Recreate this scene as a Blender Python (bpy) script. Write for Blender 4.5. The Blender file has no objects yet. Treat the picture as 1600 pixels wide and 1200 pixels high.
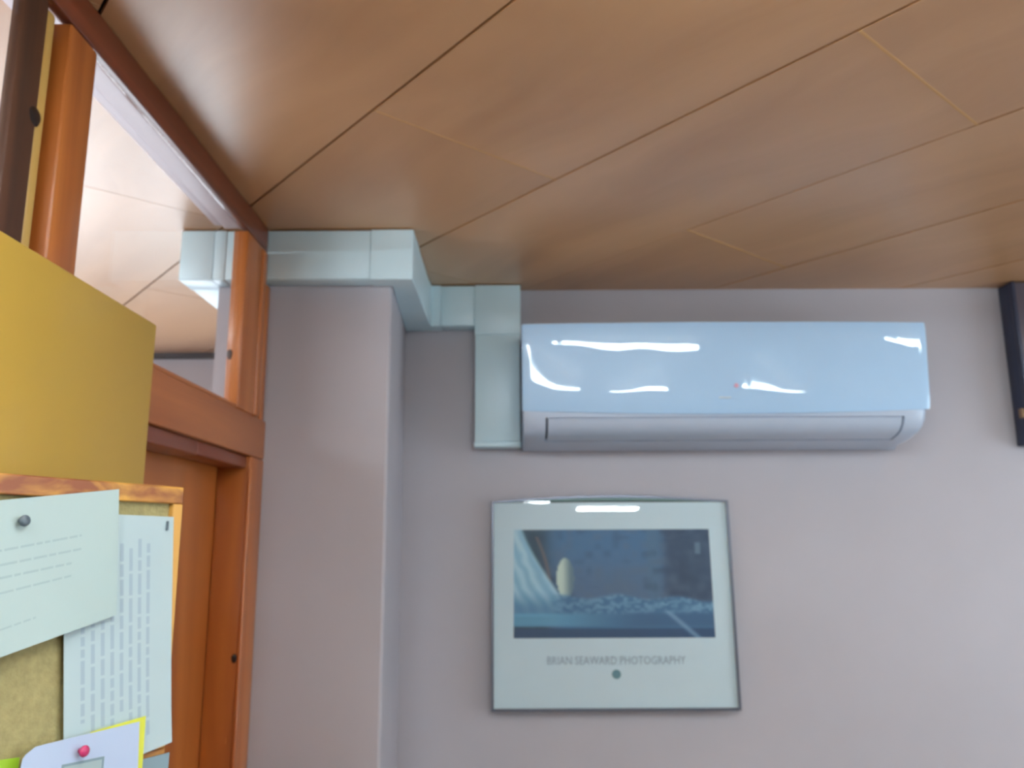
import bpy, bmesh, math, random
import numpy as np
from mathutils import Vector, Matrix

SC = bpy.context.scene
COL = SC.collection
random.seed(7)

# ------------------------------------------------------------------ camera, world, lights, exposure
F_PX = 1266.0
PITCH, ROLL, YAW = 0.192183, -0.004583, 0.000514
CAM = (0.0, 0.0, 1.6)
def cam_matrix():
    c, s = math.cos(YAW), math.sin(YAW); Rz = np.array([[c, s, 0], [-s, c, 0], [0, 0, 1]])
    A = np.array([[1, 0, 0], [0, 0, 1], [0, -1, 0]])
    c, s = math.cos(PITCH), math.sin(PITCH); Rx = np.array([[1, 0, 0], [0, c, s], [0, -s, c]])
    c, s = math.cos(ROLL), math.sin(ROLL); Rr = np.array([[c, s, 0], [-s, c, 0], [0, 0, 1]])
    return (Rr @ Rx @ A @ Rz).T
cd = bpy.data.cameras.new('camera'); cam = bpy.data.objects.new('camera', cd); COL.objects.link(cam)
Mw = Matrix(cam_matrix().tolist()).to_4x4(); Mw.translation = Vector(CAM); cam.matrix_world = Mw
cd.sensor_width = 36.0; cd.lens = 36.0 * F_PX / 1600.0; cd.clip_start = 0.02
cd.dof.use_dof = True; cd.dof.focus_distance = 0.45; cd.dof.aperture_fstop = 13.0
SC.camera = cam

w = bpy.data.worlds.new('sky'); SC.world = w; w.use_nodes = True
w.node_tree.nodes['Background'].inputs[0].default_value = (0.72, 0.86, 1.0, 1)
w.node_tree.nodes['Background'].inputs[1].default_value = 1.0

def window_light(name, loc, direction, sx, sy, power, col):
    l = bpy.data.lights.new(name, 'AREA'); l.shape = 'RECTANGLE'; l.size = sx; l.size_y = sy
    l.energy = power; l.color = col
    o = bpy.data.objects.new(name, l); COL.objects.link(o); o.location = loc
    o.rotation_euler = Vector(direction).to_track_quat('-Z', 'Z').to_euler()
    o['kind'] = 'helper'
    return o
# daylight through the windows of the two rooms (each lamp fills its window opening)
window_light('daylight_window_left', (-2.42, 0.3, 1.45), (1, 0, 0), 2.2, 1.2, 70, (0.92, 0.95, 1.0))
window_light('daylight_window_far', (-1.5, 2.98, 1.3), (0, -1, 0), 1.4, 1.1, 40, (0.84, 0.92, 1.0))
window_light('daylight_window_right', (2.98, 1.0, 1.45), (-1, 0, 0), 2.0, 1.2, 42, (0.76, 0.90, 1.0))
TUBE = 62.0

SC.view_settings.view_transform = 'Standard'; SC.view_settings.look = 'None'
SC.view_settings.exposure = 0.0; SC.view_settings.gamma = 1.0; SC.view_settings.use_curve_mapping = False
SC.cycles.max_bounces = 10; SC.cycles.transparent_max_bounces = 12; SC.cycles.use_denoising = True
SC.cycles.caustics_reflective = False; SC.cycles.sample_clamp_indirect = 6.0

# ------------------------------------------------------------------ materials
def lin(c):
    return tuple(((v / 255) / 12.92 if v <= 10 else (((v / 255) + 0.055) / 1.055) ** 2.4) for v in c) + (1,)
def plain(name, rgb, rough=0.5, coat=0.0, metal=0.0, noise=0.0, nscale=20.0, bump=0.0, bscale=200.0, spec=0.5):
    m = bpy.data.materials.new(name); m.use_nodes = True; nt = m.node_tree; b = nt.nodes['Principled BSDF']
    c = lin(rgb); b.inputs['Roughness'].default_value = rough; b.inputs['Metallic'].default_value = metal
    b.inputs['Coat Weight'].default_value = coat; b.inputs['Coat Roughness'].default_value = 0.08
    b.inputs['Specular IOR Level'].default_value = spec
    b.inputs['Base Color'].default_value = c
    tc = nt.nodes.new('ShaderNodeTexCoord')
    n = nt.nodes.new('ShaderNodeTexNoise'); n.inputs['Scale'].default_value = nscale; n.inputs['Detail'].default_value = 5
    nt.links.new(tc.outputs['Object'], n.inputs['Vector'])
    r = nt.nodes.new('ShaderNodeValToRGB'); k = max(noise, 0.01)
    r.color_ramp.elements[0].position = 0.3; r.color_ramp.elements[1].position = 0.7
    r.color_ramp.elements[0].color = tuple(v * (1 - k) for v in c[:3]) + (1,)
    r.color_ramp.elements[1].color = tuple(min(1, v * (1 + k)) for v in c[:3]) + (1,)
    nt.links.new(n.outputs['Fac'], r.inputs['Fac']); nt.links.new(r.outputs['Color'], b.inputs['Base Color'])
    if bump:
        n2 = nt.nodes.new('ShaderNodeTexNoise'); n2.inputs['Scale'].default_value = bscale
        nt.links.new(tc.outputs['Object'], n2.inputs['Vector'])
        bp = nt.nodes.new('ShaderNodeBump'); bp.inputs['Strength'].default_value = bump; bp.inputs['Distance'].default_value = 0.002
        nt.links.new(n2.outputs['Fac'], bp.inputs['Height']); nt.links.new(bp.outputs['Normal'], b.inputs['Normal'])
    return m
def wood(name, light, dark, axis=0, along=1.0, across=10.0, rough=0.4, coat=0.3, coat_rough=0.2, lo=0.3, hi=0.7, dist=1.2, warp=0.0, mid=None, bump=0.08):
    """grain stretched along AXIS of the object's own coordinates, shifted per object"""
    m = bpy.data.materials.new(name); m.use_nodes = True; nt = m.node_tree; N = nt.nodes; L = nt.links; b = N['Principled BSDF']
    tc = N.new('ShaderNodeTexCoord'); oi = N.new('ShaderNodeObjectInfo')
    mu = N.new('ShaderNodeMath'); mu.operation = 'MULTIPLY'; mu.inputs[1].default_value = 37.0; L.new(oi.outputs['Random'], mu.inputs[0])
    ad = N.new('ShaderNodeVectorMath'); ad.operation = 'ADD'; L.new(tc.outputs['Object'], ad.inputs[0]); L.new(mu.outputs[0], ad.inputs[1])
    mp = N.new('ShaderNodeMapping'); s = [across] * 3; s[axis] = along; mp.inputs['Scale'].default_value = s
    if warp:
        nw = N.new('ShaderNodeTexNoise'); nw.inputs['Scale'].default_value = 3.0; L.new(ad.outputs[0], nw.inputs['Vector'])
        sc = N.new('ShaderNodeVectorMath'); sc.operation = 'SCALE'; sc.inputs['Scale'].default_value = warp; L.new(nw.outputs['Color'], sc.inputs[0])
        a2 = N.new('ShaderNodeVectorMath'); a2.operation = 'ADD'; L.new(ad.outputs[0], a2.inputs[0]); L.new(sc.outputs[0], a2.inputs[1])
        L.new(a2.outputs[0], mp.inputs['Vector'])
    else:
        L.new(ad.outputs[0], mp.inputs['Vector'])
    n = N.new('ShaderNodeTexNoise'); n.inputs['Scale'].default_value = 1.0; n.inputs['Detail'].default_value = 6; n.inputs['Distortion'].default_value = dist
    L.new(mp.outputs[0], n.inputs['Vector'])
    r = N.new('ShaderNodeValToRGB'); r.color_ramp.elements[0].position = lo; r.color_ramp.elements[1].position = hi
    r.color_ramp.elements[0].color = lin(dark); r.color_ramp.elements[1].color = lin(light)
    if mid:
        e = r.color_ramp.elements.new((lo + hi) / 2); e.color = lin(mid)
    L.new(n.outputs['Fac'], r.inputs['Fac']); L.new(r.outputs['Color'], b.inputs['Base Color'])
    b.inputs['Roughness'].default_value = rough; b.inputs['Coat Weight'].default_value = coat; b.inputs['Coat Roughness'].default_value = coat_rough
    bp = N.new('ShaderNodeBump'); bp.inputs['Strength'].default_value = bump; bp.inputs['Distance'].default_value = 0.002 if bump < .1 else 0.01
    L.new(n.outputs['Fac'], bp.inputs['Height']); L.new(bp.outputs['Normal'], b.inputs['Normal'])
    return m
def glass(name, refl=0.05, tint=(1, 1, 1)):
    m = bpy.data.materials.new(name); m.use_nodes = True; nt = m.node_tree; N = nt.nodes; N.remove(N['Principled BSDF'])
    t = N.new('ShaderNodeBsdfTransparent'); t.inputs[0].default_value = (*tint, 1)
    g = N.new('ShaderNodeBsdfGlossy'); g.inputs['Roughness'].default_value = 0.01
    f = N.new('ShaderNodeLayerWeight'); f.inputs['Blend'].default_value = 0.5
    pw = N.new('ShaderNodeMath'); pw.operation = 'POWER'; pw.inputs[1].default_value = 5.0
    mx = N.new('ShaderNodeMixShader')
    ml = N.new('ShaderNodeMath'); ml.operation = 'MULTIPLY_ADD'; ml.inputs[1].default_value = 0.9; ml.inputs[2].default_value = refl
    nt.links.new(f.outputs['Facing'], pw.inputs[0]); nt.links.new(pw.outputs[0], ml.inputs[0]); nt.links.new(ml.outputs[0], mx.inputs['Fac'])
    nt.links.new(t.outputs[0], mx.inputs[1]); nt.links.new(g.outputs[0], mx.inputs[2]); nt.links.new(mx.outputs[0], N['Material Output'].inputs['Surface'])
    return m
def emit(name, rgb, s):
    m = bpy.data.materials.new(name); m.use_nodes = True; b = m.node_tree.nodes['Principled BSDF']
    b.inputs['Emission Color'].default_value = (*rgb, 1); b.inputs['Emission Strength'].default_value = s
    return m

M = {}
M['wall'] = plain('mauve wall paint', (182, 178, 184), 0.6, noise=0.02, nscale=6, bump=0.1, bscale=120, spec=0.3)
M['floor'] = plain('grey floor vinyl', (140, 130, 120), 0.5, noise=0.1, nscale=8)
M['ply'] = wood('varnished plywood ceiling', (210, 162, 114), (184, 136, 90), 0, 0.8, 4.0, 0.42, 0.6, 0.3, 0.3, 0.72, 0.8, 0.15, bump=0.35)
M['ply_dark'] = plain('dark void above ceiling', (38, 26, 22), 0.9)
M['strip'] = plain('tan joint strip', (206, 160, 106), 0.6)
M['pine'] = wood('orange stained pine', (196, 116, 52), (152, 80, 34), 2, 1.0, 22.0, 0.38, 0.3, 0.2, 0.25, 0.75, 0.8)
M['pine_y'] = wood('orange stained pine rail', (196, 116, 54), (158, 86, 38), 1, 1.0, 22.0, 0.38, 0.3, 0.2, 0.25, 0.75, 0.8)
M['pine_red'] = wood('red brown pine', (132, 62, 32), (92, 40, 20), 1, 1.0, 22.0, 0.38, 0.3, 0.2)
M['pine_dark'] = wood('dark brown pine', (88, 50, 26), (54, 30, 16), 2, 1.0, 22.0, 0.6, 0.05)
M['door'] = wood('orange door veneer', (190, 112, 50), (168, 94, 40), 2, 0.7, 9.0, 0.35, 0.4, 0.15)
M['bead'] = wood('pale yellow glazing bead', (212, 178, 100), (190, 142, 70), 2, 1.0, 20.0, 0.5, 0.1)
M['bead_green'] = plain('pale green glazing strip', (150, 152, 112), 0.5)
M['knot'] = plain('dark pine knot', (24, 14, 14), 0.4)
M['white_trim'] = plain('white painted batten', (226, 218, 226), 0.4)
M['dark_trim'] = plain('dark brown trim', (26, 16, 18), 0.9)
M['duct'] = plain('pale blue white plastic', (212, 240, 250), 0.32, noise=0.01)
M['seam'] = plain('grey seam plastic', (150, 162, 168), 0.5)
M['ac'] = plain('glossy white plastic', (176, 212, 245), 0.45, coat=1.0, noise=0.005)
M['ac'].node_tree.nodes['Principled BSDF'].inputs['Coat Roughness'].default_value = 0.015
M['ac_body'] = plain('satin grey white plastic', (190, 203, 222), 0.35, noise=0.01)
M['gap'] = plain('dark slot shade', (60, 64, 76), 0.8)
M['led'] = plain('pink indicator lamp', (226, 168, 190), 0.3)
M['frame'] = plain('brushed grey metal', (108, 112, 124), 0.35, metal=0.6)
M['frame_dark'] = plain('dark green gap shade', (30, 48, 48), 0.6)
M['frame_green'] = plain('pale green edge', (128, 166, 158), 0.5)
M['mat'] = plain('pale blue white poster card', (206, 228, 236), 0.6)
M['letter'] = plain('grey poster lettering', (150, 170, 184), 0.6)
M['teal'] = plain('teal round emblem', (96, 140, 150), 0.6)
M['glass'] = glass('window glass', 0.04)
M['pglass'] = glass('picture glass', 0.03)
M['yellow'] = plain('ochre painted board', (192, 154, 62), 0.5, coat=0.15, noise=0.04, nscale=3, bump=0.05)
M['cork'] = plain('cork', (164, 152, 104), 0.9, noise=0.12, nscale=160, bump=0.5, bscale=300)
M['cork_frame'] = wood('streaked orange board frame', (226, 166, 72), (140, 78, 44), 0, 14.0, 40.0, 0.5, 0.1, 0.3, 0.40, 0.60, 0.5)
M['cork_edge'] = plain('yellow orange frame edge', (222, 166, 82), 0.5)
M['paper'] = plain('white paper', (178, 196, 192), 0.7, noise=0.01)
M['paper2'] = plain('white printed paper', (184, 202, 204), 0.7, noise=0.01)
M['paper_blue'] = plain('bluish white paper', (182, 196, 220), 0.6, noise=0.01)
M['paper_yellow'] = plain('yellow green card', (222, 222, 70), 0.6)
M['paper_green'] = plain('lime green card', (150, 190, 40), 0.6)
M['card_grey'] = plain('grey teal card', (130, 152, 160), 0.6)
M['ink'] = plain('faint grey print', (164, 182, 182), 0.7)
M['ink2'] = plain('faint violet grey print', (166, 184, 194), 0.7)
M['pin_red'] = plain('crimson pin plastic', (186, 52, 100), 0.3)
M['pin_grey'] = plain('dark grey pin', (86, 98, 106), 0.35)
M['navy'] = plain('dark navy paint', (44, 50, 72), 0.45)
M['navy_panel'] = plain('brown grey panel', (86, 80, 90), 0.4)
M['brass'] = plain('brass', (150, 120, 92), 0.4, metal=0.7)
M['lamp_white'] = plain('white lamp housing', (225, 228, 230), 0.4)
M['tube'] = emit('lit tube', (0.80, 0.93, 1.0), TUBE)

# ------------------------------------------------------------------ mesh helpers
def link(name, me, m, parent=None, smooth=False):
    o = bpy.data.objects.new(name, me); COL.objects.link(o)
    if m is not None: me.materials.append(m)
    if parent is not None: o.parent = parent
    if smooth:
        for p in me.polygons: p.use_smooth = True
    return o
def base_of(parent):
    return Vector(parent.location) if parent is not None and parent.parent is None else (Vector((0, 0, 0)) if parent is None else Vector(parent.location) + Vector(parent.parent.location))
def mesh(name, vs, fs, m, parent=None, origin=None, smooth=False):
    """vertices in world metres; the object's origin is put at ORIGIN (or the middle of the mesh)"""
    P = np.array([tuple(v) for v in vs], float)
    og = Vector(origin) if origin is not None else Vector(((P.min(0) + P.max(0)) / 2).tolist())
    me = bpy.data.meshes.new(name); me.from_pydata([tuple(Vector(v) - og) for v in vs], [], fs); me.update()
    bm = bmesh.new(); bm.from_mesh(me); bmesh.ops.recalc_face_normals(bm, faces=bm.faces); bm.to_mesh(me); bm.free()
    o = link(name, me, m, parent, smooth)
    o.location = og - base_of(parent)
    return o
def boxv(x0, x1, y0, y1, z0, z1):
    vs = [(x, y, z) for x in (x0, x1) for y in (y0, y1) for z in (z0, z1)]
    fs = [(0, 1, 3, 2), (4, 6, 7, 5), (0, 4, 5, 1), (2, 3, 7, 6), (0, 2, 6, 4), (1, 5, 7, 3)]
    return vs, fs
def box(name, x0, x1, y0, y1, z0, z1, m, parent=None, bev=0.0, seg=2):
    vs, fs = boxv(x0, x1, y0, y1, z0, z1)
    o = mesh(name, vs, fs, m, parent)
    if bev:
        bm = bmesh.new(); bm.from_mesh(o.data)
        bmesh.ops.bevel(bm, geom=list(bm.edges), offset=bev, segments=seg, affect='EDGES', profile=0.5)
        bm.to_mesh(o.data); bm.free()
        for p in o.data.polygons: p.use_smooth = True
        o.data.set_sharp_from_angle(angle=math.radians(50))
    return o
def prism(name, poly, z0, z1, m, parent=None):
    n = len(poly)
    vs = [(x, y, z0) for x, y in poly] + [(x, y, z1) for x, y in poly]
    fs = [tuple(range(n)), tuple(range(n, 2 * n))] + [(i, (i + 1) % n, n + (i + 1) % n, n + i) for i in range(n)]
    return mesh(name, vs, fs, m, parent)
def multi(name, boxes, m, parent=None):
    vs, fs = [], []
    for b in boxes:
        v, f = boxv(*b); k = len(vs); vs += v; fs += [tuple(i + k for i in q) for q in f]
    return mesh(name, vs, fs, m, parent)
def loft(name, rings, m, parent=None, smooth=True, angle=35):
    """rings of equal length, closed sections, capped"""
    n = len(rings[0]); vs = [p for r in rings for p in r]; fs = []
    for i in range(len(rings) - 1):
        for j in range(n):
            fs.append((i * n + j, i * n + (j + 1) % n, (i + 1) * n + (j + 1) % n, (i + 1) * n + j))
    fs.append(tuple(range(n))); fs.append(tuple((len(rings) - 1) * n + j for j in range(n)))
    o = mesh(name, vs, fs, m, parent, smooth=smooth)
    if smooth: o.data.set_sharp_from_angle(angle=math.radians(angle))
    return o
def empty(name, loc, label=None, cat=None, kind=None, group=None):
    o = bpy.data.objects.new(name, None); COL.objects.link(o); o.location = loc
    return tag(o, label, cat, kind, group)
def tag(o, label=None, cat=None, kind=None, group=None):
    if label: o['label'] = label
    if cat: o['category'] = cat
    if kind: o['kind'] = kind
    if group: o['group'] = group
    return o

# ------------------------------------------------------------------ room shell
ZC = 2.298
X0, X1, Y0, Y1 = -2.4, 2.95, -4.95, 2.965
tag(box('floor', X0 - .1, X1 + .1, Y0 - .1, Y1 + .1, -0.1, 0.0, M['floor']), 'grey vinyl floor of both rooms', None, 'structure')
tag(box('wall_back', -0.298, X1 + .1, 2.2, 2.3, 0.0, ZC, M['wall']), 'plain mauve wall that carries the air conditioner and the poster', None, 'structure')
def pier():
    poly = [(-.675, 1.79), (-.283, 1.79), (-.279, 1.792), (-.277, 1.797), (-.298, 2.2), (-.298, 2.3), (-.56, 2.3), (-.56, 3.06), (-.675, 3.06)]
    return prism('wall_pier', poly, 0.0, ZC, M['wall'])
tag(pier(), 'mauve wall pier between the wooden partition and the air conditioner wall', None, 'structure')
def wall_with_opening(name, axis, pos, th, a0, a1, o0, o1, z0, z1, label):
    e = empty(name, (pos if axis == 'x' else (a0 + a1) / 2, pos if axis == 'y' else (a0 + a1) / 2, 0), label, None, 'structure')
    for s in ((a0, o0, 0, ZC), (o1, a1, 0, ZC), (o0, o1, 0, z0), (o0, o1, z1, ZC)):
        p0, p1 = min(pos, pos + th), max(pos, pos + th)
        if axis == 'x': box('wall_section', p0, p1, s[0], s[1], s[2], s[3], M['wall'], e)
        else: box('wall_section', s[0], s[1], p0, p1, s[2], s[3], M['wall'], e)
    return e
wall_with_opening('wall_far', 'y', Y1, .1, X0 - .1, -.676, -2.2, -.8, 0.75, 1.85, 'mauve end wall of the neighbouring room seen through the glass')
wall_with_opening('wall_left', 'x', X0, -.1, Y0, Y1, -0.8, 1.4, 0.85, 2.05, 'left wall of the neighbouring room with a window opening')
wall_with_opening('wall_right', 'x', X1, .1, Y0, 2.2, 0.0, 2.0, 0.85, 2.05, 'right wall of the room with a window opening')
tag(box('wall_rear', X0 - .1, X1 + .1, Y0 - .1, Y0, 0.0, ZC, M['wall']), 'plain mauve rear wall behind both rooms', None, 'structure')
def window_frame(n, axis, pos, a0, a1, z0, z1):
    e = empty('window_%d' % n, (pos if axis == 'x' else (a0 + a1) / 2, pos if axis == 'y' else (a0 + a1) / 2, z0), 'white framed window', None, 'structure')
    mid = (a0 + a1) / 2
    for r in ((a0, a0 + .05, z0, z1), (a1 - .05, a1, z0, z1), (a0 + .05, a1 - .05, z0, z0 + .05), (a0 + .05, a1 - .05, z1 - .05, z1), (mid - .03, mid + .03, z0 + .05, z1 - .05)):
        if axis == 'x': box('frame_bar', pos - .02, pos + .02, r[0], r[1], r[2], r[3], M['lamp_white'], e)
        else: box('frame_bar', r[0], r[1], pos - .02, pos + .02, r[2], r[3], M['lamp_white'], e)
window_frame(1, 'x', X0 + .01, -0.8, 1.4, 0.85, 2.05)
window_frame(2, 'x', X1 - .01, 0.0, 2.0, 0.85, 2.05)
tag(box('trim_1', X0, -.677, 2.945, 2.9645, 2.277, ZC, M['dark_trim']), 'dark trim strip along the top of the neighbouring room\'s end wall', None, 'structure')

window_frame(3, 'y', Y1 - .01, -2.2, -.8, 0.75, 1.85)

# ceiling: dark void slab with separate plywood panels below it, set diagonally
T = 0.70083; CT, ST = math.cos(T), math.sin(T)
ceil = tag(box('ceiling', X0 - .1, X1 + .1, Y0 - .1, Y1 + .1, ZC + .009, ZC + .08, M['ply_dark']), 'low ceiling of varnished plywood panels laid diagonally', None, 'structure')
def uv(x, y): return (x * CT + y * ST, -x * ST + y * CT)
def xy(u, v): return (u * CT - v * ST, u * ST + v * CT)
def clip(poly):
    for ax, s, lim in ((0, 1, X0 - .08), (0, -1, -(X1 + .08)), (1, 1, Y0 - .08), (1, -1, -(Y1 + .08))):
        out = []
        for i in range(len(poly)):
            a, b = poly[i], poly[(i + 1) % len(poly)]
            da, db = s * a[ax] - lim, s * b[ax] - lim
            if da >= 0: out.append(a)
            if (da >= 0) != (db >= 0):
                t = da / (da - db); out.append((a[0] + t * (b[0] - a[0]), a[1] + t * (b[1] - a[1])))
        poly = out
        if len(poly) < 3: return []
    return poly
W, LEN = .4105, 1.234
for i in range(-14, 12):
    u0 = .615 + i * W; par = i % 2
    v_start = 1.08 if par == 0 else .463
    for k in range(-7, 7):
        v0 = v_start + k * LEN; v1 = v0 + LEN
        g, c = .0028, .0009
        ua, ub = u0 + g, u0 + W - g
        if i == 1 and k == 0: ub = u0 + W - .0006
        if i == 2 and k == 0: ua = u0 + .0006
        poly = clip([xy(ua, v0 + c), xy(ub, v0 + c), xy(ub, v1 - c), xy(ua, v1 - c)])
        if not poly: continue
        th = .0085
        mx, my = sum(p[0] for p in poly) / len(poly), sum(p[1] for p in poly) / len(poly)
        # local frame: x along the panel, so that the grain follows it
        rot = Matrix.Rotation(T + math.pi / 2, 4, 'Z')
        inv = rot.inverted(); n = len(poly); dz = random.uniform(0, .0006)
        top = [inv @ Vector((x - mx, y - my, th)) for x, y in poly]; bot = [inv @ Vector((x - mx, y - my, dz)) for x, y in poly]
        me = bpy.data.meshes.new('ceiling_panel')
        me.from_pydata([tuple(v) for v in bot + top], [], [tuple(range(n))[::-1], tuple(range(n, 2 * n))] + [(a, (a + 1) % n, n + (a + 1) % n, n + a) for a in range(n)])
        o = link('ceiling_panel', me, M['ply'], ceil)
        o.matrix_local = Matrix.Translation(Vector((mx, my, ZC)) - ceil.location) @ rot
        # tan filler strip in the short joint
        if -2 < mx < 2.5 and my > 0.3 and (i, k) in ((1, 0), (2, 0), (0, 0)):
            hw = .0022 if i != 0 else .001
            q = [xy(ua, v0 - hw), xy(ub, v0 - hw), xy(ub, v0 + hw), xy(ua, v0 + hw)]
            prism('joint_strip', q, ZC - .0006, ZC + .004, M['strip'], ceil)

# ------------------------------------------------------------------ glazed timber partition
PX, PB = -.55, -.62
par = empty('wall_partition', (-.585, 0.0, 0), 'orange stained pine partition with glass panes up to the ceiling', None, 'structure')
def pt(name, y0, y1, z0, z1, m='pine', x0=PB, x1=PX, bev=.003):
    return box(name, x0, x1, y0, y1, z0, z1, M[m], par, bev)
pt('top_rail', -4.94, 1.735, 2.243, ZC - .001, 'pine_red', -.566)
pt('lintel', -4.94, .91, 1.78, 1.865, 'pine_y'); pt('lintel', .91, 1.789, 1.78, 1.865, 'pine_y')
pt('sill_bead', .978, 1.598, 1.8652, 1.873, 'pine_y', -.575, -.552, .002)
pt('stud', .823, .872, 1.866, 2.241, 'pine_dark', -.569, -.556); pt('stud', .91, .975, 1.866, 2.241, 'pine', -.60)
pt('backing_strip', .873, .909, 1.866, 2.241, 'pine_dark', -.598, -.582, .001)
pt('glazing_bead', .876, .895, 1.866, 2.239, 'bead', -.581, -.560, .005)
pt('post', 1.60, 1.7, 1.866, 2.241, 'pine', -.580); pt('moulding', 1.7, 1.733, 1.866, 2.241, 'pine', -.580, -.547, .006)
pt('backing_strip', 1.7335, 1.789, 1.866, 2.176, 'pine_dark', PB, -.574, .001)
pt('glazing_bead', 1.748, 1.762, 1.866, 2.174, 'bead_green', -.5735, -.562, .003)
pt('edge_strip', 1.764, 1.789, 1.866, 2.176, 'pine', -.5735, -.556, .002)
pt('door_post', 1.703, 1.789, 0.0, 1.779, 'pine', -.62); pt('door_post', .91, .975, 0.0, 1.779, 'pine', -.62)
pt('jamb_bead', 1.699, 1.712, 0.0, 1.752, 'pine', -.556, -.5475, .003)
pt('door_stop', .976, 1.43, 1.752, 1.779, 'pine_red', -.612, -.557); pt('door_stop', 1.433, 1.702, 1.754, 1.779, 'pine_red', -.612, -.559)
for ys in ((-.45, -.35), (-1.65, -1.55), (-2.85, -2.75), (-4.05, -3.95)):
    pt('stud', ys[0], ys[1], 1.866, 2.241); pt('stud', ys[0], ys[1], 0, 1.779)
for a, b in ((-4.93, -4.06), (-3.94, -2.86), (-2.74, -1.66), (-1.54, -.46), (-.34, .8225)):
    pt('glass_pane', a, b, 1.866, 2.2425, 'glass', -.5645, -.5605, 0)
for a, b in ((-4.93, -4.06), (-3.94, -2.86), (-2.74, -1.66), (-1.54, -.46), (-.34, .909)):
    pt('board_panel', a, b, 0.0, 1.779, 'lamp_white', -.60, -.57, 0)  # out of view; made white to reduce the warm bounce onto the pier
pt('glass_pane', .9755, 1.5995, 1.8735, 2.2425, 'glass', -.5645, -.5605, 0)
def knot(y, z, x, ry, rz, face='x'):
    vs, fs = [], []; n = 18
    for ring, k, dx in ((1.0, 1.0, 0.0), (0.6, 1.0, .0012), (0, 1, .0016)):
        if ring == 0: vs.append((0, 0, dx)); continue
        for i in range(n):
            a = 2 * math.pi * i / n; vs.append((ring * math.cos(a) * (1 + .08 * math.sin(3 * a)), ring * math.sin(a), dx))
    fs = [(i, (i + 1) % n, n + (i + 1) % n, n + i) for i in range(n)] + [(n + i, n + (i + 1) % n, 2 * n) for i in range(n)]
    if face == 'x': W3 = [(x + c, y + a * ry, z + b * rz) for a, b, c in vs]
    else: W3 = [(x + a * ry, y - c, z + b * rz) for a, b, c in vs]
    mesh('knot', W3, fs, M['knot'], par, smooth=True)
knot(.868, 2.09, -.5562, .012, .012); knot(1.5998, 1.975, -.573, .006, .011, 'y'); knot(1.7028, 1.372, -.562, .006, .009, 'y')
# white batten on the other side, against the ceiling
tr = empty('trim_2', (-.64, 0, 2.28), 'white painted batten under the neighbouring room\'s ceiling beside the glass', None, 'structure')
box('batten', -.634, -.598, -4.9, 1.69, 2.281, ZC - .001, M['white_trim'], tr, .002)
box('batten', -.656, -.639, -4.9, 1.69, 2.288, ZC - .001, M['white_trim'], tr, .002)
door = box('door_1', -.640, -.6205, .950, 1.73, .005, 1.775, M['door']); tag(door, 'flat orange brown door in the pine partition', None, 'structure')

# ------------------------------------------------------------------ plastic cable trunking, through the partition to the air conditioner
tk = empty('cable_trunking', (-.28, 1.79, 2.24), 'pale white square plastic trunking stepping around the pier to the air conditioner', 'trunking')
D = M['duct']; ZT = ZC - .003; ZB = 2.180
def tb(name, *a, m=D, bev=.002): return box(name, *a, m, tk, bev)
tb('trunking_section', -.56, -.319, 1.738, 1.7895, ZB, ZT)
tb('trunking_section', -.66, -.5602, 1.7385, 1.7895, ZB, ZT)
tb('coupling', -.672, -.645, 1.7365, 1.7894, ZB - .002, ZT + .001)
tb('corner_elbow', -.748, -.673, 1.737, 1.812, ZB - .001, ZT + .001)
tb('trunking_section', -.746, -.677, 1.8125, 2.94, ZB, ZT)
def Lshape(name, poly, z0, z1, bev=.0015):
    o = prism(name, poly, z0, z1, D, tk)
    bm = bmesh.new(); bm.from_mesh(o.data); bmesh.ops.bevel(bm, geom=list(bm.edges), offset=bev, segments=2, affect='EDGES', profile=.5); bm.to_mesh(o.data); bm.free()
    return o
Lshape('corner_elbow', [(-.3185, 1.7365), (-.2225, 1.7365), (-.2225, 1.86), (-.2785, 1.86), (-.2755, 1.7897), (-.3185, 1.7897)], ZB - .0015, ZT + .0012)
Lshape('trunking_section', [(-.2235, 1.8605), (-.2235, 2.105), (-.2925, 2.105), (-.2800, 1.8605)], ZB, ZT)
Lshape('inner_elbow', [(-.2225, 2.1055), (-.2225, 2.146), (-.196, 2.146), (-.196, 2.199), (-.2965, 2.199), (-.2925, 2.1055)], ZB - .001, ZT + .0012)
tb('trunking_section', -.1955, -.103, 2.148, 2.1995, ZB + .001, ZT)
tb('tee_sleeve', -.1025, .0235, 2.1435, 2.1995, 2.155, ZT + .001)
tb('trunking_section', -.101, .021, 2.145, 2.1995, 1.862, 2.1548)
tb('end_cap', -.1035, .023, 2.1425, 2.1995, 1.848, 1.8618, bev=.003)

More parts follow.
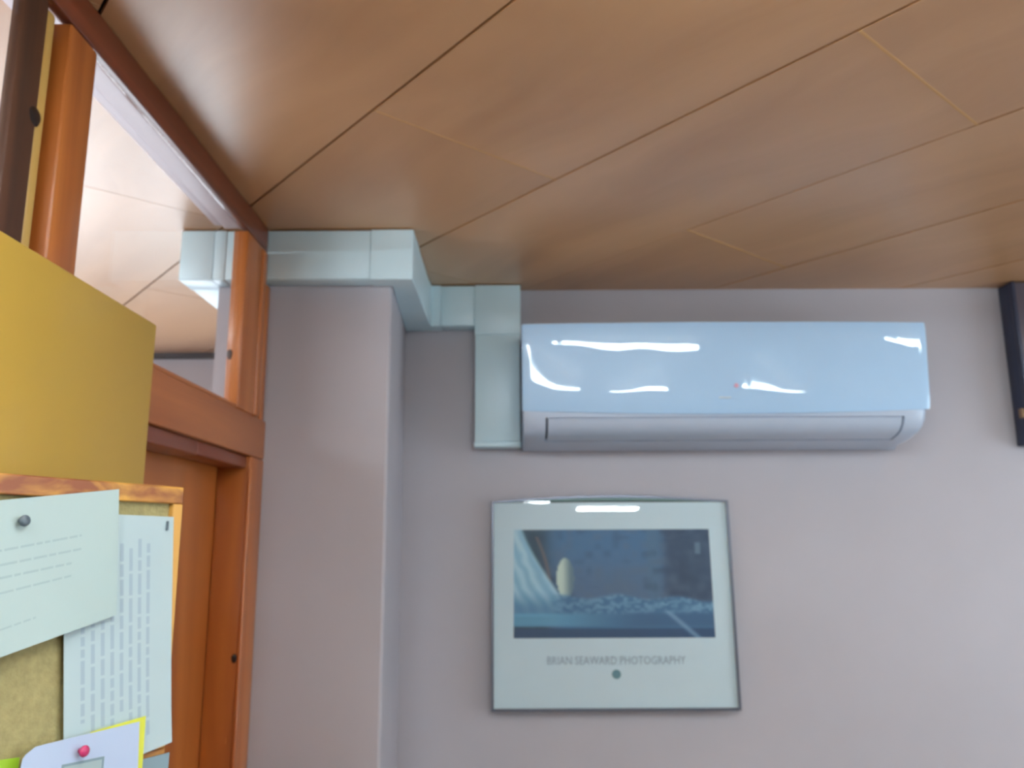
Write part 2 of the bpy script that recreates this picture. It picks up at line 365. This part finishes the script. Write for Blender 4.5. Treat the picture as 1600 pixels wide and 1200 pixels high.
# ------------------------------------------------------------------ air conditioner
ac = empty('air_conditioner', (.53, 2.2, 1.84), 'glossy white wall mounted air conditioner above the framed poster', 'air conditioner')
AX0, AX1 = .026, 1.037
def bow(x):
    s = (x - .53) / .505; return 1 - s * s
LX0, LX1 = .083, .975
chin = [(1.995, 1.912, 0), (1.997, 1.902, 0), (1.998, 1.899, 1), (2.004, 1.884, 1), (2.018, 1.870, 1), (2.040, 1.8605, 1), (2.074, 1.8525, 1), (2.076, 1.852, 0), (2.10, 1.847, 0), (2.15, 1.8425, 0), (2.199, 1.841, 0)]
def inset(y, z, d):   # inwards: up and back
    a = math.radians(62 if y > 2.03 else 40); return y + d * math.cos(a), z + d * math.sin(a)
def body_ring(x, rec, sh, sr=0.0):
    b = .010 * bow(x)
    r = [(x, 2.199, 2.148 - sh), (x, 2.03 + sh, 2.148 - sh), (x, 2.006 + sh, 2.142 - sh), (x, 1.998 + sh - b, 2.128 - sh)]
    for y, z, f in chin:
        bb = b * max(0, (2.08 - y) / .085)
        y2, z2 = (inset(y, z, .009) if (rec and f) else (y, z))
        k = sh * (1 if y < 2.19 else 0)
        r.append((x, y2 - bb + k * .7, z2 + k))
    return r
rings = []
st = [(AX0, 0, .006), (AX0 + .002, 0, .002), (AX0 + .006, 0, 0), (LX0 - .0005, 0, 0), (LX0 + .0005, 1, 0)]
st += [(LX0 + (LX1 - LX0) * k / 16, 1, 0) for k in range(1, 16)]
st += [(LX1 - .0005, 1, 0), (LX1 + .0005, 0, 0), (1.00, 0, 0.0), (1.018, 0, .003), (1.028, 0, .007), (1.034, 0, .013), (1.037, 0, .022)]
loft('body', [body_ring(*s) for s in st], M['ac_body'], ac, True, 30)
# dark sheet whose colour deepens the shade in the slot, then the louvre plate that leaves a thin slot around it
def plate(name, x0, x1, i0, i1, d0, d1, m, n=16, trim=0.0):
    rg = []
    pts = [(y, z) for y, z, f in chin][i0:i1]
    if trim:
        pts[-1] = (pts[-1][0] - trim, pts[-1][1] + trim * .2)
    for k in range(n + 1):
        x = x0 + (x1 - x0) * k / n; b = .010 * bow(x); o_, i_ = [], []
        for y, z in pts:
            bb = b * max(0, (2.08 - y) / .085)
            yo, zo = inset(y, z, d0); yi, zi = inset(y, z, d1)
            o_.append((x, yo - bb, zo)); i_.append((x, yi - bb, zi))
        rg.append(o_ + i_[::-1])
    return loft(name, rg, m, ac, True, 30)
plate('slot_shade', LX0 + .001, LX1 - .001, 2, 7, .0082, .0089, M['gap'])
plate('louvre', LX0 + .0055, LX1 - .0055, 2, 7, .0002, .006, M['ac_body'], trim=.006)
# bowed glossy front panel
def front_ring(x, sh):
    s = (x - .53) / .505; b = .013 * (1 - s * s)
    wv = .00045 * math.sin(x * 17.0) + .0003 * math.sin(x * 41.0 + 1.0)
    zt, zb = 2.138, 1.9195 - .0115 * (1 - s * s); r = []
    N = 12
    for k in range(N + 1):
        t = k / N; z = zt - sh + (zb + sh - zt + sh) * t
        e = .0045 * (2 * t - 1) ** 8
        y = 1.972 + .016 * t - b - wv + e + sh * .6 + .0014 * math.sin(math.pi * t) + .0010 * t * math.sin(x * 13.0 + 2.2) + .0005 * t * math.sin(x * 43.0)
        r.append((x, y, z))
    r += [(x, 2.012 , zb + sh), (x, 2.012, zt - sh)]
    return r
xs = [(AX0 - .002, .005), (AX0 - .001, .002), (AX0 + .003, 0)] + [(AX0 + .003 + (1.038 - AX0) * k / 48, 0) for k in range(1, 48)] + [(AX1 - .001, 0), (AX1 + .003, .002), (AX1 + .004, .005)]
fp = loft('front_panel', [front_ring(*q) for q in xs], M['ac'], ac, True, 40)
def disc(name, c, r, m, parent, n=20, th=.0012, nrm='y'):
    vs, fs = [], []
    for d in (0, th):
        for i in range(n):
            a = 2 * math.pi * i / n; vs.append((c[0] + r * math.cos(a), c[1] - d, c[2] + r * math.sin(a)))
    fs = [tuple(range(n)), tuple(range(n, 2 * n))] + [(i, (i + 1) % n, n + (i + 1) % n, n + i) for i in range(n)]
    return mesh(name, vs, fs, m, parent)
disc('indicator_light', (.553, 1.9655, 1.976), .0055, M['led'], fp)
box('badge', .508, .538, 1.9648, 1.9662, 1.945, 1.9475, M['lamp_white'], fp)

# ------------------------------------------------------------------ framed poster
pf = empty('framed_poster', (.26, 2.199, 1.18), 'framed photographic poster with pale card and a bowed top edge, below the air conditioner', 'picture')
PA, PBx, PZ0, PZ1 = -.057, .573, 1.180, 1.706      # outer frame on the plane in front of the wall
TL = 0.02                                           # the lower edge stands off the wall
def py(z): return 2.189 - TL * (PZ1 - z) / .53
def pbox(name, x0, x1, z0, z1, d0, d1, m, bev=0.0, dx0=0.0, dx1=0.0):
    vs = []
    for x, dx in ((x0, dx0), (x1, dx1)):
        for dd in (d0, d1):
            for z in (z0, z1): vs.append((x + dx * (PZ1 - z) / .526, py(z) - dd, z))
    fs = [(0, 1, 3, 2), (4, 6, 7, 5), (0, 4, 5, 1), (2, 3, 7, 6), (0, 2, 6, 4), (1, 5, 7, 3)]
    return mesh(name, vs, fs, m, pf)
pbox('backing_card', PA + .004, PBx - .004, PZ0 + .004, PZ1 - .004, -.006, .003, M['mat'])
pbox('frame_rail', PA, PA + .006, PZ0, PZ1, -.008, .011, M['frame']); pbox('frame_rail', PBx - .006, PBx, PZ0, PZ1, -.008, .011, M['frame'])
pbox('frame_rail', PA + .0061, PBx - .0061, PZ0, PZ0 + .006, -.008, .011, M['frame'])
def arch(name, h0, h1, d0, d1, m, lo=0.0, n=24):
    rg = []
    for k in range(n + 1):
        x = PA + .0005 + (PBx - PA - .001) * k / n; s = 2 * k / n - 1; a = (1 - s * s) ** 1.2
        z0 = PZ1 - .005 + a * h0 + lo; z1 = PZ1 + a * h1
        rg.append([(x, py(z0) - d0, z0), (x, py(z0) - d1, z0), (x, py(z1) - d1, z1), (x, py(z1) - d0, z1)])
    return loft(name, rg, m, pf, False)
arch('frame_rail', .0125, .0145, -.008, .011, M['frame'])
arch('backing_edge', .007, .0115, -.004, .004, M['frame_green'])
arch('shadow_gap', .001, .0065, -.003, .002, M['frame_dark'])  # dark strip, the shade of the gap put in as colour
pbox('glass_sheet', PA + .0062, PBx - .0062, PZ0 + .0062, PZ1 - .001, .0075, .0085, M['pglass'])
# printed photograph: the picture's colours stored per point of a fine grid
def print_grid():
    NX, NZ = 150, 84; x0, x1, z0, z1 = .001, .519, 1.3555, 1.6305
    vs, cols = [], []
    rs = np.random.RandomState(4)
    g1 = rs.rand(14, 22); g2 = rs.rand(40, 60)
    def smp(g, u, v):
        h, w_ = g.shape; a = v * (h - 1.001); b = u * (w_ - 1.001); i, j = int(a), int(b); fa, fb = a - i, b - j
        fa = fa * fa * (3 - 2 * fa); fb = fb * fb * (3 - 2 * fb)
        return (g[i, j] * (1 - fb) + g[i, j + 1] * fb) * (1 - fa) + (g[i + 1, j] * (1 - fb) + g[i + 1, j + 1] * fb) * fa
    def mix(a, b, t): t = max(0, min(1, t)); return tuple(p * (1 - t) + q * t for p, q in zip(a, b))
    def sm(a, b, x): t = max(0, min(1, (x - a) / (b - a))); return t * t * (3 - 2 * t)
    for j in range(NZ + 1):
        for i in range(NX + 1):
            u, v = i / NX, j / NZ
            n1, n2 = smp(g1, u, v), smp(g2, u, v)
            c = mix((66, 112, 152), (78, 108, 140), sm(.1, .6, v))
            c = mix(c, (44, 66, 92), sm(.72, .80, u) * .8)
            c = mix(c, (74, 112, 140), sm(.66, .69, u) * (1 - sm(.72, .76, u)) * .6)
            c = mix(c, (34, 60, 70), (1 - sm(.10, .24, u)) * .8)
            c = mix(c, (84, 106, 128), max(0, n1 - .55) * 1.2); c = mix(c, (40, 62, 84), max(0, .4 - n1) * 1.0); c = mix(c, (110, 130, 150), (n2 - .5) * .25)
            if abs(u - .938) < .012 and .12 < v < .23: c = mix(c, (120, 150, 170), .6)
            db = abs((u - .10) - .08 * math.sin(min(1, v / .5) * 1.5) ) if .06 < v < .48 else 1
            c = mix(c, (120, 104, 104), (1 - sm(.004, .014, db)) * .7)
            # vase
            eu, ev = (u - .262) / .045, (v - .455) / .185
            if eu * eu + ev * ev < 1: c = mix((202, 222, 208), (100, 128, 140), sm(-.5, .75, eu))
            # hanging cloth on the left
            edge = .045 + .20 * (v / .64) ** 1.25 if v < .64 else .25 + .5 * (v - .64)
            if v < .80:
                t = 1 - sm(edge - .012, edge + .012, u)
                fold = .5 + .5 * math.sin((u * 1.0 - edge * .75) * 95 + n1 * 2)
                cl = mix((186, 222, 234), (110, 170, 204), fold * .5 + v * .4)
                cl = mix(cl, (70, 122, 160), sm(.55, .75, v) * .7)
                c = mix(c, cl, t)
            # cloth lying along the bottom
            top = .625 + .02 * math.sin(u * 21) + .03 * sm(.5, 1, u)
            if u > .16:
                t = sm(top - .02, top + .02, v) * sm(.17, .27, u)
                wv = .5 + .5 * math.sin(v * 60 + u * 26 + n2 * 5)
                cl = mix((62, 112, 150), (122, 166, 196), wv * (1 - sm(.74, .84, v)) * (.5 + .5 * n1))
                c = mix(c, cl, t)
            band = sm(.76, .80, v) * (1 - sm(.885, .905, v))
            c = mix(c, mix((104, 172, 206), (54, 96, 134), sm(.1, .7, u)), band * .85)
            c = mix(c, mix((46, 76, 108), (40, 78, 116), u), sm(.90, .925, v))
            dl = abs((u - .78) - (v - .78) * .62)
            if v > .76 and u > .7: c = mix(c, (140, 176, 206), (1 - sm(.0, .03, dl)) * .7)
            z = z1 + (z0 - z1) * v; x = x0 + (x1 - x0) * u + .003 * (v - .5) * (u - .5)
            vs.append((x, py(z) - .0035, z)); cols.append(lin(c))
    fs = [(j * (NX + 1) + i, j * (NX + 1) + i + 1, (j + 1) * (NX + 1) + i + 1, (j + 1) * (NX + 1) + i) for j in range(NZ) for i in range(NX)]
    m = bpy.data.materials.new('printed photograph'); m.use_nodes = True; b = m.node_tree.nodes['Principled BSDF']; b.inputs['Roughness'].default_value = .5
    at = m.node_tree.nodes.new('ShaderNodeVertexColor'); at.layer_name = 'print'; m.node_tree.links.new(at.outputs['Color'], b.inputs['Base Color'])
    o = mesh('print', vs, fs, m, pf)
    a = o.data.color_attributes.new('print', 'FLOAT_COLOR', 'POINT')
    a.data.foreach_set('color', [q for c in cols for q in c])
    o['label'] = 'blue still life photograph of draped cloth and a white vase'
print_grid()
def lettering(txt, cx, z, width, m, parent):
    cu = bpy.data.curves.new('lettering', 'FONT'); cu.body = txt; cu.align_x = 'CENTER'; cu.size = .03; cu.extrude = .0002; cu.resolution_u = 2
    ob = bpy.data.objects.new('lettering', cu); COL.objects.link(ob)
    dg = bpy.context.evaluated_depsgraph_get(); me = bpy.data.meshes.new_from_object(ob.evaluated_get(dg)); bpy.data.objects.remove(ob)
    P = np.array([v.co for v in me.vertices]); k = width / (P[:, 0].max() - P[:, 0].min()); kz = k * 1.25
    for v in me.vertices: v.co = Vector((v.co.x * k, -v.co.z, v.co.y * kz))
    me.materials.clear()
    o = link('lettering', me, m, parent); o.location = Vector((cx, py(z) - .0036, z)) - Vector(parent.location)
    return o
lettering('BRIAN SEAWARD PHOTOGRAPHY', .262, 1.291, .354, M['letter'], pf)
em = disc('emblem', (.262, py(1.268) - .003, 1.267), .0115, M['teal'], pf)

# ------------------------------------------------------------------ dark wall cabinet at the right
cb = empty('wall_cabinet', (1.62, 2.2, 1.845), 'dark navy wall cabinet hanging under the ceiling to the right of the air conditioner', 'cabinet')
box('body', 1.373, 1.87, 2.150, 2.1995, 1.848, ZC - .001, M['navy'], cb, .002)
cdoor = box('door', 1.378, 1.865, 2.136, 2.1495, 1.852, ZC - .004, M['navy_panel'], cb, .002)
box('corner_strip', 1.372, 1.380, 2.133, 2.1498, 1.93, ZC - .002, M['navy'], cb, .001)
box('hinge', 1.3645, 1.3735, 2.146, 2.162, 1.92, 1.945, M['brass'], cdoor, .001)

# ------------------------------------------------------------------ ochre panel and cork board
sp = tag(box('screen_panel', -.522, -.50, .40, 1.104, 0.0, 1.902, M['yellow'], None, .003), 'tall plain ochre yellow board standing behind the cork board', 'panel')

TR = Vector((-.37, .91, 1.661)); PH = math.radians(21.8)
E1 = Vector((math.sin(PH), math.cos(PH), 0)); NN = Vector((math.cos(PH), -math.sin(PH), 0))
def B(s, z, o): return TR + E1 * s + Vector((0, 0, z)) + NN * o
def bbox(name, s0, s1, z0, z1, o0, o1, m, parent, bev=0.0):
    """box in the board's own frame, kept in a rotated object so that the grain follows it"""
    c = B((s0 + s1) / 2, (z0 + z1) / 2, (o0 + o1) / 2); a, b_, d = (s1 - s0) / 2, (o1 - o0) / 2, (z1 - z0) / 2
    vs, fs = boxv(-a, a, -b_, b_, -d, d)
    me = bpy.data.meshes.new(name); me.from_pydata(vs, [], fs)
    bm = bmesh.new(); bm.from_mesh(me); bmesh.ops.recalc_face_normals(bm, faces=bm.faces)
    if bev: bmesh.ops.bevel(bm, geom=list(bm.edges), offset=bev, segments=2, affect='EDGES', profile=.5)
    bm.to_mesh(me); bm.free()
    o = link(name, me, m, parent); R = Matrix(((E1.x, -NN.x, 0), (E1.y, -NN.y, 0), (0, 0, 1))).to_4x4()
    o.matrix_local = Matrix.Translation(c - base_of(parent)) @ R
    return o
bo = B(-.17, -.287, 0)
cbd = empty('cork_board', tuple(bo), 'small cork notice board in a streaked wooden frame, papers pinned on it', 'notice board')
bbox('cork', -.292, -.012, -.278, -.010, -.008, -.002, M['cork'], cbd)
bbox('frame_rail', -.30, 0, -.0185, 0, -.010, .004, M['cork_frame'], cbd, .0015)
bbox('frame_rail', -.30, 0, -.287, -.2715, -.010, .004, M['cork_frame'], cbd, .0015)
bbox('frame_rail', -.014, 0, -.2713, -.0187, -.010, .004, M['cork_edge'], cbd, .0015)
bbox('frame_rail', -.30, -.286, -.2713, -.0187, -.010, .004, M['cork_edge'], cbd, .0015)
mesh('bracket', [tuple(B(s, z, o)) for s, o in ((-.10, -.0105), (-.08, -.0105)) for z in (-.16, -.12)] + [(-.4995, y, z) for y in (.86, .88) for z in (1.50, 1.54)],
     [(0, 1, 3, 2), (4, 6, 7, 5), (0, 4, 5, 1), (2, 3, 7, 6), (0, 2, 6, 4), (1, 5, 7, 3)], M['cork_edge'], cbd)

def sheet(name, TLc, TRc, BRc, BLc, off, m, label, cat, n=10, group=None, cut=0.0):
    """a thin curled sheet; off(u, v) is its distance from the cork, u across, v downwards"""
    def P(u, v, e=0.0):
        s = (TLc[0] * (1 - u) + TRc[0] * u) * (1 - v) + (BLc[0] * (1 - u) + BRc[0] * u) * v
        z = (TLc[1] * (1 - u) + TRc[1] * u) * (1 - v) + (BLc[1] * (1 - u) + BRc[1] * u) * v
        if cut and u < cut and v < cut * 1.2: s += (cut - u) * (cut - v) * .25; z -= (cut - u) * (cut * 1.2 - v) * .5
        return B(s, z, off(u, v) + e)
    vs = [tuple(P(i / n, j / n, e)) for e in (0, .0004) for j in range(n + 1) for i in range(n + 1)]
    k = (n + 1) ** 2; q = lambda i, j: j * (n + 1) + i; fs = []
    for j in range(n):
        for i in range(n):
            a = (q(i, j), q(i + 1, j), q(i + 1, j + 1), q(i, j + 1)); fs += [a, tuple(t + k for t in a[::-1])]
    for i in range(n):
        for a, b in (((i, 0), (i + 1, 0)), ((i, n), (i + 1, n)), ((0, i), (0, i + 1)), ((n, i), (n, i + 1))):
            fs.append((q(*a), q(*b), q(*b) + k, q(*a) + k))
    o = mesh(name, vs, fs, m, None, smooth=True); o.data.set_sharp_from_angle(angle=math.radians(40))
    tag(o, label, cat, None, group); o['_'] = 0; del o['_']
    return o, P
def words_on(parent, P, rows, m, name='printed_text', e=.0006):
    """rows: (u0, v0, u1, v1, half thickness); word-long dashes lying on the sheet"""
    vs, fs = [], []
    rr = random.Random(3)
    for u0, v0, u1, v1, h in rows:
        L_ = math.hypot(u1 - u0, v1 - v0); t = 0; dx, dy = (u1 - u0) / L_, (v1 - v0) / L_
        while t < L_:
            w_ = min(rr.uniform(.03, .10), L_ - t); k = len(vs)
            if w_ > .008:
                for a, b in ((t, -h), (t + w_, -h), (t + w_, h), (t, h)):
                    vs.append(tuple(P(u0 + dx * a - dy * b, v0 + dy * a + dx * b, e)))
                fs.append((k, k + 1, k + 2, k + 3))
            t += w_ + .012
    o = mesh(name, vs, fs, m, parent); o['kind'] = 'stuff'
    return o
# sheet with sideways text
o, P = sheet('paper_notice', (-.150, -.032), (-.0135, -.0328), (.003, -.2665), (-.1225, -.277), lambda u, v: .0045 + .004 * (v ** 4) * u + .002 * math.sin(3 * u) * v, M['paper2'],
             'white sheet with sideways printed lines at the outer edge of the cork board', 'paper', 12, 'papers pinned on the cork board')
words_on(o, P, [(u, .10 + .02 * (i % 3), u, (.93 if i % 4 else .80), .017) for i, u in enumerate((.15, .235, .32, .405, .49, .575, .66, .745))], M['ink2'])
# sheet with pin
o, P = sheet('paper_notice', (-.270, -.031), (-.0931, -.0074), (-.0855, -.1300), (-.262, -.166), lambda u, v: .0085 + .006 * v * v * (1 - u) + .003 * v, M['paper'],
             'pale sheet held by a dark pin, overlapping the top of the frame', 'paper', 12, 'papers pinned on the cork board')
words_on(o, P, [(.12, .33, .76, .32, .008), (.12, .42, .76, .42, .008), (.12, .50, .72, .51, .008), (.12, .60, .7, .60, .007), (.1, .84, .5, .82, .006)], M['ink'])
PA_ = P
# yellow card, white sheet over it
oy, Py = sheet('yellow_card', (-.105, -.2345), (-.0392, -.2325), (-.0405, -.302), (-.115, -.302), lambda u, v: .0125 + .002 * v, M['paper_yellow'],
               'yellow green card showing along the edge of a white sheet', 'card', 8)
o, P = sheet('pinned_sheet', (-.1745, -.2340), (-.0492, -.2358), (-.0480, -.312), (-.186, -.312), lambda u, v: .0150 + .003 * v, M['paper_blue'],
             'bluish white sheet held by a red pin over the yellow card', 'paper', 12, 'papers pinned on the cork board', cut=.09)
def quadstrip(P, u0, v0, u1, v1, h):
    return (u0, v0, u1, v1, h)
def flat_on(parent, P, name, quads, m, e):
    vs, fs = [], []
    for q in quads:
        k = len(vs)
        for u, v in q: vs.append(tuple(P(u, v, e)))
        fs.append((k, k + 1, k + 2, k + 3))
    return mesh(name, vs, fs, m, parent)
flat_on(o, P, 'printed_box', [[(.34, .30), (.66, .335), (.66, .99), (.34, .99)]], M['ink'], .0006)
flat_on(o, P, 'printed_border', [[(.32, .27), (.68, .305), (.68, .335), (.32, .30)], [(.66, .305), (.68, .305), (.68, .99), (.66, .99)], [(.32, .27), (.34, .27), (.34, .99), (.32, .99)]], M['card_grey'], .0008)
PD_ = P
sheet('grey_card', (-.0365, -.2755), (.0035, -.2770), (.000, -.330), (-.040, -.330), lambda u, v: .0060 + .002 * v, M['card_grey'], 'grey teal card hanging below the corner of the cork board', 'card', 6)
sheet('green_card', (-.230, -.236), (-.170, -.2425), (-.170, -.31), (-.230, -.31), lambda u, v: .0045 + .003 * v, M['paper_green'], 'lime green card at the lower edge of the cork board', 'card', 6)
def pin(c, r, m, label, base):
    e = empty('push_pin', tuple(c), label, 'pin')
    prof = [(0.0, .45 * r), (.0012, .5 * r), (.003, .55 * r), (.0045, .95 * r), (.006, r), (.0072, .9 * r), (.0078, .5 * r), (.008, .05 * r)]
    up = Vector((0, 0, 1)); n = 16; rings = [[tuple(c + NN * d + (E1 * math.cos(2 * math.pi * i / n) + up * math.sin(2 * math.pi * i / n)) * rr) for i in range(n)] for d, rr in prof]
    loft('head', rings, m, e, True, 60)
    rings = [[tuple(c + NN * d + (E1 * math.cos(2 * math.pi * i / 6) + up * math.sin(2 * math.pi * i / 6)) * .0005) for i in range(6)] for d in (-.006, .0)]
    loft('needle', rings, M['frame'], e, False)
def on(P, u, v): return P(u, v, .0006)
pin(B(-.1974, -.0410, .0098), .0052, M['pin_grey'], 'dark grey pin through the pale upper sheet', 0)
pin(B(-.1185, -.2475, .0165), .0052, M['pin_red'], 'crimson pin through the bluish white lower sheet', 0)
st_ = bbox('staple', -.0242, -.0214, -.0475, -.0375, .0055, .0068, M['pin_grey'], None, .0003); tag(st_, 'small grey staple in the top corner of the sideways text sheet', 'staple')

# ------------------------------------------------------------------ fluorescent ceiling lamps (behind the camera, mirrored in the air conditioner)
def lamp(x0, y0, x1, y1, label):
    e = empty('ceiling_lamp', ((x0 + x1) / 2, (y0 + y1) / 2, ZC - .04), label, 'lamp')
    a = Vector((x0, y0, 0)); b = Vector((x1, y1, 0)); d = (b - a).normalized(); s = Vector((-d.y, d.x, 0))
    def q(t, k, z): return tuple(a + d * t + s * k + Vector((0, 0, z)))
    L_ = (b - a).length
    loft('housing', [[q(t, -.06, ZC - .001), q(t, -.045, ZC - .04), q(t, .045, ZC - .04), q(t, .06, ZC - .001)] for t in (0, L_)], M['lamp_white'], e, False)
    for k in (-.035, .035):
        n = 10
        loft('tube', [[tuple(Vector(q(t, k, ZC - .065)) + s * .013 * math.cos(2 * math.pi * i / n) + Vector((0, 0, .013 * math.sin(2 * math.pi * i / n)))) for i in range(n)] for t in (.04, L_ - .04)], M['tube'], e)
        for t0 in (.025, L_ - .04):
            loft('socket', [[q(t, k - .014, ZC - .0405), q(t, k - .014, ZC - .08), q(t, k + .014, ZC - .08), q(t, k + .014, ZC - .0405)] for t in (t0, t0 + .015)], M['lamp_white'], e, False)
lamp(.02, .62, .95, -.45, 'twin tube ceiling lamp nearest the air conditioner')
lamp(.50, -2.6, 1.10, -2.6, 'twin tube ceiling lamp between the middle lamps of the room')
lamp(1.60, .85, 2.50, -.15, 'twin tube ceiling lamp beside the right window')
lamp(1.60, -1.5, 2.60, -2.6, 'twin tube ceiling lamp near the rear window')
lamp(-.42, .10, -.42, -1.0, 'twin tube ceiling lamp added out of view to brighten the wall pier')  # extra unseen lamp, added as frontal light for pier and trunking
lamp(-.45, -1.3, .28, -2.15, 'twin tube ceiling lamp far behind, along the wooden partition')
lamp(-1.9, 1.2, -1.1, .3, 'twin tube ceiling lamp in the neighbouring room')
